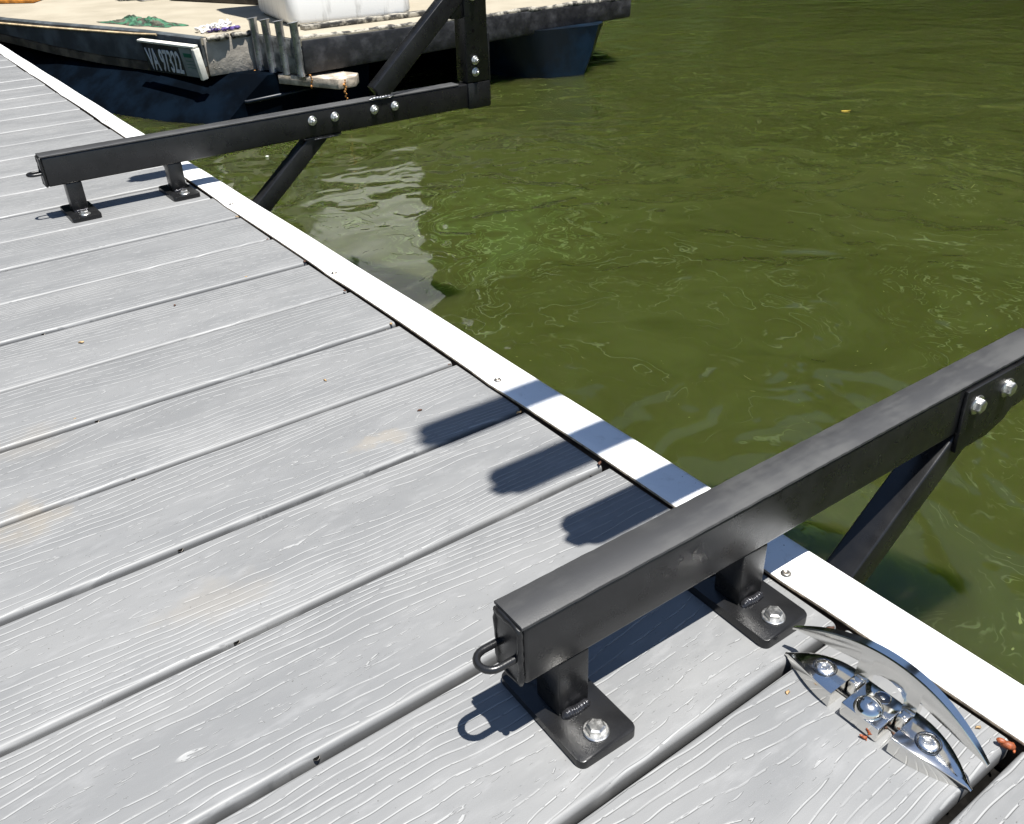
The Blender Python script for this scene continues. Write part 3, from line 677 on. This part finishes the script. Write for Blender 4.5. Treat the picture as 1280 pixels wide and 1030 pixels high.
# hulls
def hull(name, sta, mat='hull_blue', zt=-0.205):
    """sta: list of (y, xl_top, xr_top, xl_wl, xr_wl)"""
    bm = bmesh.new(); rows = []
    for (y, a, b, c_, d, yo) in sta:
        rows.append([bm.verts.new(p) for p in ((a, y, zt), (a+(c_-a)*0.45, y+yo*0.3, -0.34), (c_, y+yo, WZ), (c_+0.03, y+yo*1.5, WZ-0.15), (d-0.03, y+yo*1.5, WZ-0.15), (d, y+yo, WZ), (b+(d-b)*0.45, y+yo*0.3, -0.34), (b, y, zt))])
    for A_, B_ in zip(rows, rows[1:]):
        for k in range(8): bm.faces.new((A_[k], A_[(k+1) % 8], B_[(k+1) % 8], B_[k]))
    bm.faces.new(rows[0]); bm.faces.new(rows[-1][::-1]); return bfin(bm, name, mat, ang=0.5)
hull('hull', [(3.93, 1.12, 1.655, 0.88, 1.63, 0.0), (4.16, 0.98, 1.66, 0.70, 1.63, 0.0), (4.62, 0.80, 1.66, 0.50, 1.63, 0), (5.25, 0.53, 1.66, 0.27, 1.63, 0), (6.25, 0.20, 1.66, 0.11, 1.63, 0), (9.9, 0.2, 1.66, 0.11, 1.63, 0)], 'hull_shaded', zt=-0.262)
hst = []
for i in range(9):
    u = i/8; e = math.sqrt(max(0, 1-(1-u)**2)); y = 3.68+0.42*u
    hst.append((y, 2.86-0.50*e, 2.94+0.16*e, 2.80-0.33*e, 2.84+0.10*e, 0.0))
hst.append((9.9, 2.36, 3.10, 2.47, 2.94, 0)); hull('hull', hst, 'hull_teal')
bm = bmesh.new(); tube(bm, [(0.86, 4.14, -0.365), (1.00, 3.925, -0.365), (1.60, 3.94, -0.34), (1.64, 4.0, -0.34)], 0.010, 8); bfin(bm, 'chine', 'hull_teal', ang=1.0)
# beam plank sticking out below the deck
bm = bmesh.new(); prism(bm, [(1.10, 4.08), (1.322, 3.610), (1.415, 3.618), (1.468, 3.690), (1.30, 4.06)], -0.308, -0.264)
bmesh.ops.bevel(bm, geom=list(bm.edges), offset=0.004, segments=2, affect='EDGES', profile=0.5); bfin(bm, 'support_plank', 'cut_wood', ang=0.5)
# rod holders
rr_ = [(1.175, 4.075), (1.196, 3.98), (1.222, 3.885), (1.250, 3.785)]
for i, (x, y) in enumerate(rr_):
    bm = bmesh.new(); x -= 0.024
    tube(bm, [(x, y, -0.262), (x-0.004, y+0.004, -0.043), (x-0.0045, y+0.0045, -0.036), (x-0.005, y+0.005, -0.031)], [0.019, 0.019, 0.0235, 0.0255], 16)
    rh = bfin(bm, 'rod_holder', 'steel_tube', ang=0.9)
    if i < 3:
        nx, ny = rr_[i+1]
        strake('holder_bracket', (x+0.012, y-0.02), (nx-0.024+0.010, ny+0.02), -0.125, -0.128, -0.255, -0.258, 0.010, 'grey_plate', 1, proud=0.002, bev=0.002)
# registration panel hung on the side near the bow corner
pn = empty('registration_panel'); pn.parent = boat
pa = Vector((0.768, 4.490, 0)); pb = Vector((0.897, 4.095, 0)); dx = (pb-pa); LP = dx.length; dx.normalize(); nn = Vector((dx.y, -dx.x, 0)).normalized()
if nn.x > 0: nn = -nn
# panel frame: local x along side (a->b), local y up, local z outward
zt, zb_ = -0.118, -0.268
Mp = Matrix((dx, Vector((0, 0, 1)), nn)).transposed().to_4x4()
pn.matrix_local = Matrix.Translation(Vector((pa.x, pa.y, zb_))+nn*0.018-BO) @ Mp @ Matrix.Rotation(math.radians(9), 4, 'X')
HP = zt-zb_
def pbox(name, x0, x1, y0, y1, z0, z1, mat, bev=0.0015):
    bm = bmesh.new(); box(bm, x0, x1, y0, y1, z0, z1, bev=bev); return fin(bm, name, mat, pn, ang=0.5)
pbox('board', 0, LP, 0, HP-0.012, 0, 0.006, 'panel_dark')
pbox('top_edge', -0.010, LP+0.004, HP-0.010, HP, -0.012, 0.016, 'white_edge')
pbox('end_edge', LP-0.012, LP+0.008, -0.002, HP-0.013, -0.012, 0.020, 'white_edge')
pbox('decal', LP*0.70, LP-0.018, 0.004, HP-0.016, 0.0065, 0.0075, 'panel_grey', 0)
pbox('sticker', LP*0.76, LP*0.90, HP*0.62, HP*0.74, 0.008, 0.0088, 'sticker_green', 0)
for k in range(3): pbox('sticker_line', LP*0.77, LP*0.91, HP*(0.50-0.10*k), HP*(0.515-0.10*k), 0.008, 0.0086, 'sticker_green', 0)
cu = bpy.data.curves.new('registration_letters', 'FONT'); cu.body = 'VA 97322'; cu.size = 0.128; cu.extrude = 0.0012; cu.offset = 0.0016; cu.space_character = 1.02
to = bpy.data.objects.new('tmp', cu); COL.objects.link(to); bpy.context.view_layer.update()
me = bpy.data.meshes.new_from_object(to.evaluated_get(bpy.context.evaluated_depsgraph_get())); bpy.data.objects.remove(to)
me.materials.clear(); me.materials.append(MAT['letter_grey']); me.name = 'registration_letters'
xs_ = [v.co.x for v in me.vertices]; sc = (LP*0.62)/(max(xs_)-min(xs_))
for v in me.vertices: v.co.x = (v.co.x-min(xs_))*sc; v.co.y *= 1.12
lt = link('registration_letters', me, pn, (LP*0.045, HP*0.09, 0.0078))

# things lying on the boat
def on_deck(name, label, cat, loc):
    return tag(empty(name, loc), label, cat)
# white fish box
fb = on_deck('fish_box', 'tall white fibreglass box standing on the boat deck', 'box', (1.70, 4.37, ZD))
bm = bmesh.new(); H_ = 1.60; rows = []
def rrect(hx, hy, r, z, cx=0, cy=0, n=6):
    pts = []
    for sx_, sy_, a0 in ((1, 1, 0), (-1, 1, 90), (-1, -1, 180), (1, -1, 270)):
        for k in range(n+1):
            a_ = math.radians(a0+90*k/n); pts.append((cx+sx_*(hx-r)+r*math.cos(a_), cy+sy_*(hy-r)+r*math.sin(a_), z))
    return pts
for z, g in ((0.0, -0.025), (0.012, -0.008), (0.03, 0.0), (0.18, 0.002), (0.45, 0.006), (0.9, 0.010), (1.56, 0.012), (1.59, 0.006), (1.60, -0.01)):
    rows.append([bm.verts.new(p) for p in rrect(0.322+g+0.08*min(1, max(0, z-0.15)), 0.32+g-0.12*z, 0.055, z, 0.012+0.08*min(1, max(0, z-0.15)), 0.02+0.12*z)])
for A_, B_ in zip(rows, rows[1:]):
    for k in range(len(A_)): bm.faces.new((A_[k], A_[(k+1) % len(A_)], B_[(k+1) % len(A_)], B_[k]))
bm.faces.new(rows[0][::-1]); bm.faces.new(rows[-1])
def streaky():
    t = NT('box_gelcoat'); co = t.n('TexCoord').outputs['Object']; v = t.vmath('MULTIPLY', co, (26, 26, 1.6)); n1 = t.noise(v, 1, 4, 0.6)
    lowz = t.ramp(t.n('SeparateXYZ', Vector=co).outputs[2], 0.0, 0.16, 0.7, 0.10)
    c = t.mix(t.math('MULTIPLY', t.ramp(n1, 0.50, 0.72), lowz), c4(0.82, 0.81, 0.78), c4(0.34, 0.33, 0.30))
    t.P(Base_Color=c, Roughness=0.42); MAT['box_gelcoat'] = t.m
streaky()
body = fin(bm, 'box_body', 'box_gelcoat', fb, ang=0.6); fb.rotation_euler = (0, 0, math.radians(-8))
bm = bmesh.new(); lathe(bm, [(0.0, 0.003), (0.030, 0.003), (0.034, 0.0)], 20); o = fin(bm, 'drain_plug', 'tan_wall', body); o.matrix_local = Matrix.Translation((-0.292, -0.08, 0.09)) @ Matrix.Rotation(-math.pi/2, 4, 'Y')
# dark skid planks under the box
bm = bmesh.new(); box(bm, 1.36, 2.12, 3.98, 4.04, ZD+0.0005, ZD+0.022, bev=0.004); tag(fin(bm, 'skid_board', 'dirty_lip'), 'dirty dark board lying along the foot of the white box', 'board')
fb.location.z = ZD+0.002
# crumpled green net
def crumple(name, label, cat, c, sx_, sy_, h, mats, seed, rot=0.0, n=34):
    r_ = np.random.default_rng(seed); bm = bmesh.new(); g = []
    ph = r_.uniform(0, 6, 8)
    for i in range(n+1):
        row = []
        for j in range(n+1):
            u, v = i/n*2-1, j/n*2-1; d = 1+0.18*math.sin(3*math.atan2(v, u)+ph[0])+0.12*math.sin(7*math.atan2(v, u)+ph[1])
            e = max(0, 1-(abs(u)**3+abs(v)**3))
            z = h*e*(0.45+0.35*math.sin(5*u+ph[2]+2*math.sin(3*v+ph[3]))+0.3*math.sin(9*v+ph[4]+2*u)+0.25*r_.uniform(-1, 1))
            row.append(bm.verts.new((u*sx_*d, v*sy_*d, max(0.001, z)+0.002*e)))
        g.append(row)
    for i in range(n):
        for j in range(n):
            f = bm.faces.new((g[i][j], g[i+1][j], g[i+1][j+1], g[i][j+1])); f.material_index = 1 if math.sin(i*0.7+ph[5])+math.sin(j*0.9+ph[6])+r_.uniform(-0.6, 0.6) > 0.35 else 0
    r0 = bmesh.ops.extrude_face_region(bm, geom=list(bm.faces)); bmesh.ops.translate(bm, vec=(0, 0, -0.0008), verts=[v for v in r0['geom'] if isinstance(v, bmesh.types.BMVert)])
    return tag(fin(bm, name, mats, None, c, (0, 0, rot), ang=0.7), label, cat)
crumple('green_net', 'crumpled bright green net lying near the side of the boat deck', 'net', (0.86, 4.86, ZD+0.0012), 0.085, 0.25, 0.028, ['net_green', 'net_dark'], 4, rot=0.30)
# white rope heap
rp = on_deck('rope_pile', 'small heap of white rope at the boat corner above the tan wall', 'rope', (1.06, 4.28, ZD))
bm = bmesh.new(); r_ = np.random.default_rng(5)
for q in range(7):
    c0 = r_.uniform(-0.04, 0.04, 2)*(2.0, 1.0); R0 = r_.uniform(0.012, 0.035); th = r_.uniform(0, 6)
    pts = [(c0[0]+R0*1.4*math.cos(th+a), c0[1]+R0*math.sin(th+a*1.1), 0.006+0.010*q*0.5+0.006*math.sin(3*a+q)) for a in np.linspace(0, 8.5, 44)]
    tube(bm, pts, 0.0042, 7)
fin(bm, 'rope', 'rope_white', rp, ang=1.3)
bm = bmesh.new()
for q in range(5): blob(bm, Vector((-0.06+0.035*q, -0.015+0.01*math.sin(q*2), 0.010)), 0.014, 2, (1.3, 1, 0.6), jit=0.12)
fin(bm, 'rag', 'cloth_purple', rp)
# orange mat, dark cover, brown bundle and pale tray far back on the deck
def mat_obj(name, label, cat, pts, z1, mat):
    cx = sum(p[0] for p in pts)/len(pts); cy = sum(p[1] for p in pts)/len(pts)
    bm = bmesh.new(); prism(bm, [(p[0]-cx, p[1]-cy) for p in pts], 0.0, z1); bmesh.ops.bevel(bm, geom=list(bm.edges), offset=min(0.01, z1*0.4), segments=2, affect='EDGES', profile=0.5)
    return tag(fin(bm, name, mat, None, (cx, cy, ZD+0.001), ang=0.5), label, cat)
mat_obj('orange_mat', 'orange mat on the far corner of the boat deck', 'mat', [(0.30, 6.55), (0.62, 6.28), (0.98, 6.9), (0.6, 7.3)], 0.03, 'orange_mat')
mat_obj('dark_tarpaulin', 'dark brown folded tarpaulin behind the white rope heap', 'tarpaulin', [(1.28, 5.72), (1.62, 5.00), (2.2, 5.4), (1.9, 6.3)], 0.10, 'dark_cover')
bb = crumple('brown_bundle', 'small brown mottled bundle at the back of the boat deck', 'bundle', (1.10, 5.98, ZD+0.001), 0.055, 0.055, 0.16, ['net_dark', 'cut_wood'], 9, n=14)
# pale tray with rim
tyo = on_deck('white_tray', 'low white tray beside the brown bundle on the boat deck', 'tray', (1.235, 5.90, ZD))
bm = bmesh.new(); rows = []
for z, g in ((0.001, -0.01), (0.045, 0.0), (0.045, -0.008), (0.008, -0.018)): rows.append([bm.verts.new(p) for p in rrect(0.10+g, 0.09+g, 0.02, z)])
for A_, B_ in zip(rows, rows[1:]):
    for k in range(len(A_)): bm.faces.new((A_[k], A_[(k+1) % len(A_)], B_[(k+1) % len(A_)], B_[k]))
bm.faces.new(rows[0][::-1]); bm.faces.new(rows[-1]); fin(bm, 'tray_body', 'white_gelcoat', tyo, ang=0.5)
# hanging weed strands
for i, (x, y, z, n) in enumerate(((1.352, 3.607, -0.266, 13), (1.255, 3.752, -0.252, 6), (1.12, 4.09, -0.262, 5))):
    bm = bmesh.new()
    for k in range(n): blob(bm, Vector((random.uniform(-0.005, 0.005), random.uniform(-0.003, 0.003), -0.010*k-0.004)), random.uniform(0.0035, 0.0065), 1, (1, 1, 1.3), jit=0.2)
    tag(fin(bm, 'weed_strand', 'weed_orange', None, (x, y-0.004, z), ang=1.2), ['rusty orange weed hanging off the boat plank over the blue hull', 'orange weed scrap at the foot of the rod holders', 'short orange weed scrap below the tan boat wall'][i], 'weed', 'weed scraps on the boat')

# ================================================================== SMALL LITTER
def chip_mesh(seed, L_=0.006, W_=0.0022, H_=0.0010, mat='chip_tan'):
    r_ = random.Random(seed); bm = bmesh.new(); rows = []
    for i in range(6):
        t_ = i/5; wv = W_*math.sin(math.pi*min(0.96, max(0.06, t_)))*r_.uniform(0.7, 1.15); y0 = 0.001*math.sin(t_*3+seed)
        zz = 0.0006+0.0012*r_.random()*math.sin(math.pi*t_)
        rows.append([bm.verts.new(p) for p in ((L_*(t_-0.5), y0-wv, zz), (L_*(t_-0.5), y0, zz+H_), (L_*(t_-0.5), y0+wv, zz), (L_*(t_-0.5), y0, zz-0.0005))])
    for A_, B_ in zip(rows, rows[1:]):
        for k in range(4): bm.faces.new((A_[k], A_[(k+1) % 4], B_[(k+1) % 4], B_[k]))
    bm.faces.new(rows[0]); bm.faces.new(rows[-1][::-1]); bmesh.ops.recalc_face_normals(bm, faces=bm.faces)
    me = bpy.data.meshes.new('chip'); bm.to_mesh(me); bm.free(); me.materials.append(MAT[mat])
    me.polygons.foreach_set('use_smooth', [True]*len(me.polygons)); return me
CH = [chip_mesh(i, mat='chip_tan' if i % 3 else 'chip_brown') for i in range(6)]
def chip(x, y, s, k, label, z=0.0):
    o = link('leaf_scrap', CH[k % 6], None, (x, y, z), (0, 0, random.uniform(0, 6.28))); o.scale = (s,)*3
    return tag(o, label, 'leaf scrap', 'dry leaf scraps on the dock')
random.seed(11)
for i, (x, y, s, l) in enumerate([
    (-0.012, 0.004, 1.6, 'largest pale scrap in the seam end behind the cleat horn'),
    (-0.017, -0.008, 1.3, 'pale dry scrap on the plank just behind the upper cleat horn tip'),
    (-0.022, 0.0085, 1.3, 'rusty scrap on the seam between the near rack foot and the cleat'),
    (-0.008, -0.034, 0.9, 'pale dry scrap against the trim behind the upper half of the cleat horn'),
    (-0.012, -0.066, 1.0, 'pale dry scrap against the trim behind the middle of the cleat horn'),
    (-0.011, -0.085, 1.1, 'pale dry scrap against the trim behind the lower half of the cleat horn'),
    (-0.010, -0.102, 1.2, 'long pale scrap against the trim near the lower cleat horn tip'),
    (-0.0085, -0.12, 0.8, 'small pale scrap against the trim beside the orange bud'),
    (-0.090, -0.018, 0.8, 'pale crumb on the plank left of the upper cleat cap'),
    (-0.060, -0.0885, 1.0, 'pale crumb between the cleat block and the lower cleat cap'),
    (-0.016, 0.036, 0.8, 'pale crumb between the near rack foot and the trim'),
    (-0.13, -0.16, 0.9, 'lone pale crumb on the plank in the bottom right corner')]): chip(x, y, s, i, l)
ORD = ['first', 'second', 'third', 'fourth', 'fifth', 'sixth', 'seventh', 'eighth', 'ninth']
for i in range(9): chip(random.uniform(-0.010, -0.003), (i+1)*PITCH+random.uniform(-0.004, 0.006), random.uniform(0.7, 1.4), i*3 if i % 2 else i, 'dry scrap where the %s seam beyond the near rack meets the trim' % ORD[i])
for i, (x, y, s, l) in enumerate([(-0.0955, 0.5050, 1.0, 'tan crumb on a plank beyond the farthest rack shadow'), (-0.150, 0.640, 0.9, 'pale crumb on the plank between the far stain and the trim'), (-0.3635, 0.945, 1.2, 'brown scrap alone on the left planks before the far rack'),
    (-0.224, 0.985, 0.9, 'small tan scrap on the middle planks before the far rack'), (-0.10, 1.02, 0.8, 'tan crumb on the planks near the trim before the far rack'), (-0.42, 0.74, 0.7, 'dark crumb at the left edge of the planks')]): chip(x, y, s, i, l, -0.0006)
# orange bud scale wedged in the seam, and a smaller one near the cleat
def bud(loc, s, label):
    bm = bmesh.new()
    blob(bm, Vector((0, 0, 0.004)), 0.0042, 2, (0.9, 1.5, 0.9), jit=0.05); blob(bm, Vector((0.0005, 0.006, 0.0065)), 0.0030, 2, (0.9, 1.4, 0.8), jit=0.05)
    blob(bm, Vector((0.0022, -0.0035, 0.0030)), 0.0025, 2, (1.3, 0.8, 0.8), jit=0.1); blob(bm, Vector((-0.0025, -0.005, 0.0020)), 0.0020, 1, (1.4, 0.7, 0.7), jit=0.1)
    o = fin(bm, 'orange_bud', 'bud_orange', None, loc, (0, 0, 0.5), ang=1.2); o.scale = (s,)*3; tag(o, label, 'bud')
bud((-0.0080, -0.1415, -0.001), 0.8, 'orange bud wedged in the plank seam against the white trim')
bud((-0.0805, -0.0770, 0.0), 0.35, 'tiny orange crumb beside the chrome cleat block')

# a leaf and a crumb afloat
bm = bmesh.new(); pts = [(0.017*math.cos(a)*(1 if a < math.pi else 1.0), 0.008*math.sin(a)*(1-0.35*math.cos(a))) for a in np.linspace(0, 2*math.pi, 16, endpoint=False)]
prism(bm, pts, 0.0, 0.0012); tube(bm, [(0.016, 0, 0.001), (0.026, 0.003, 0.002)], 0.0008, 6)
basic('leaf_yellow', (0.55, 0.38, 0.06), 0.6, 0, 0.2, 60)
tag(fin(bm, 'fallen_leaf', 'leaf_yellow', None, (3.154, 2.210, WZ+0.001), (0, 0, -0.6)), 'lone yellow leaf floating far out on the green water', 'leaf')
bm = bmesh.new(); blob(bm, Vector((0, 0, 0.002)), 0.006, 2, (1.3, 0.8, 0.5), jit=0.12)
tag(fin(bm, 'foam_crumb', 'rope_white', None, (0.809, 3.279, WZ), ang=1.2), 'white crumb floating on the water between the far rack brace and beam', 'foam crumb')
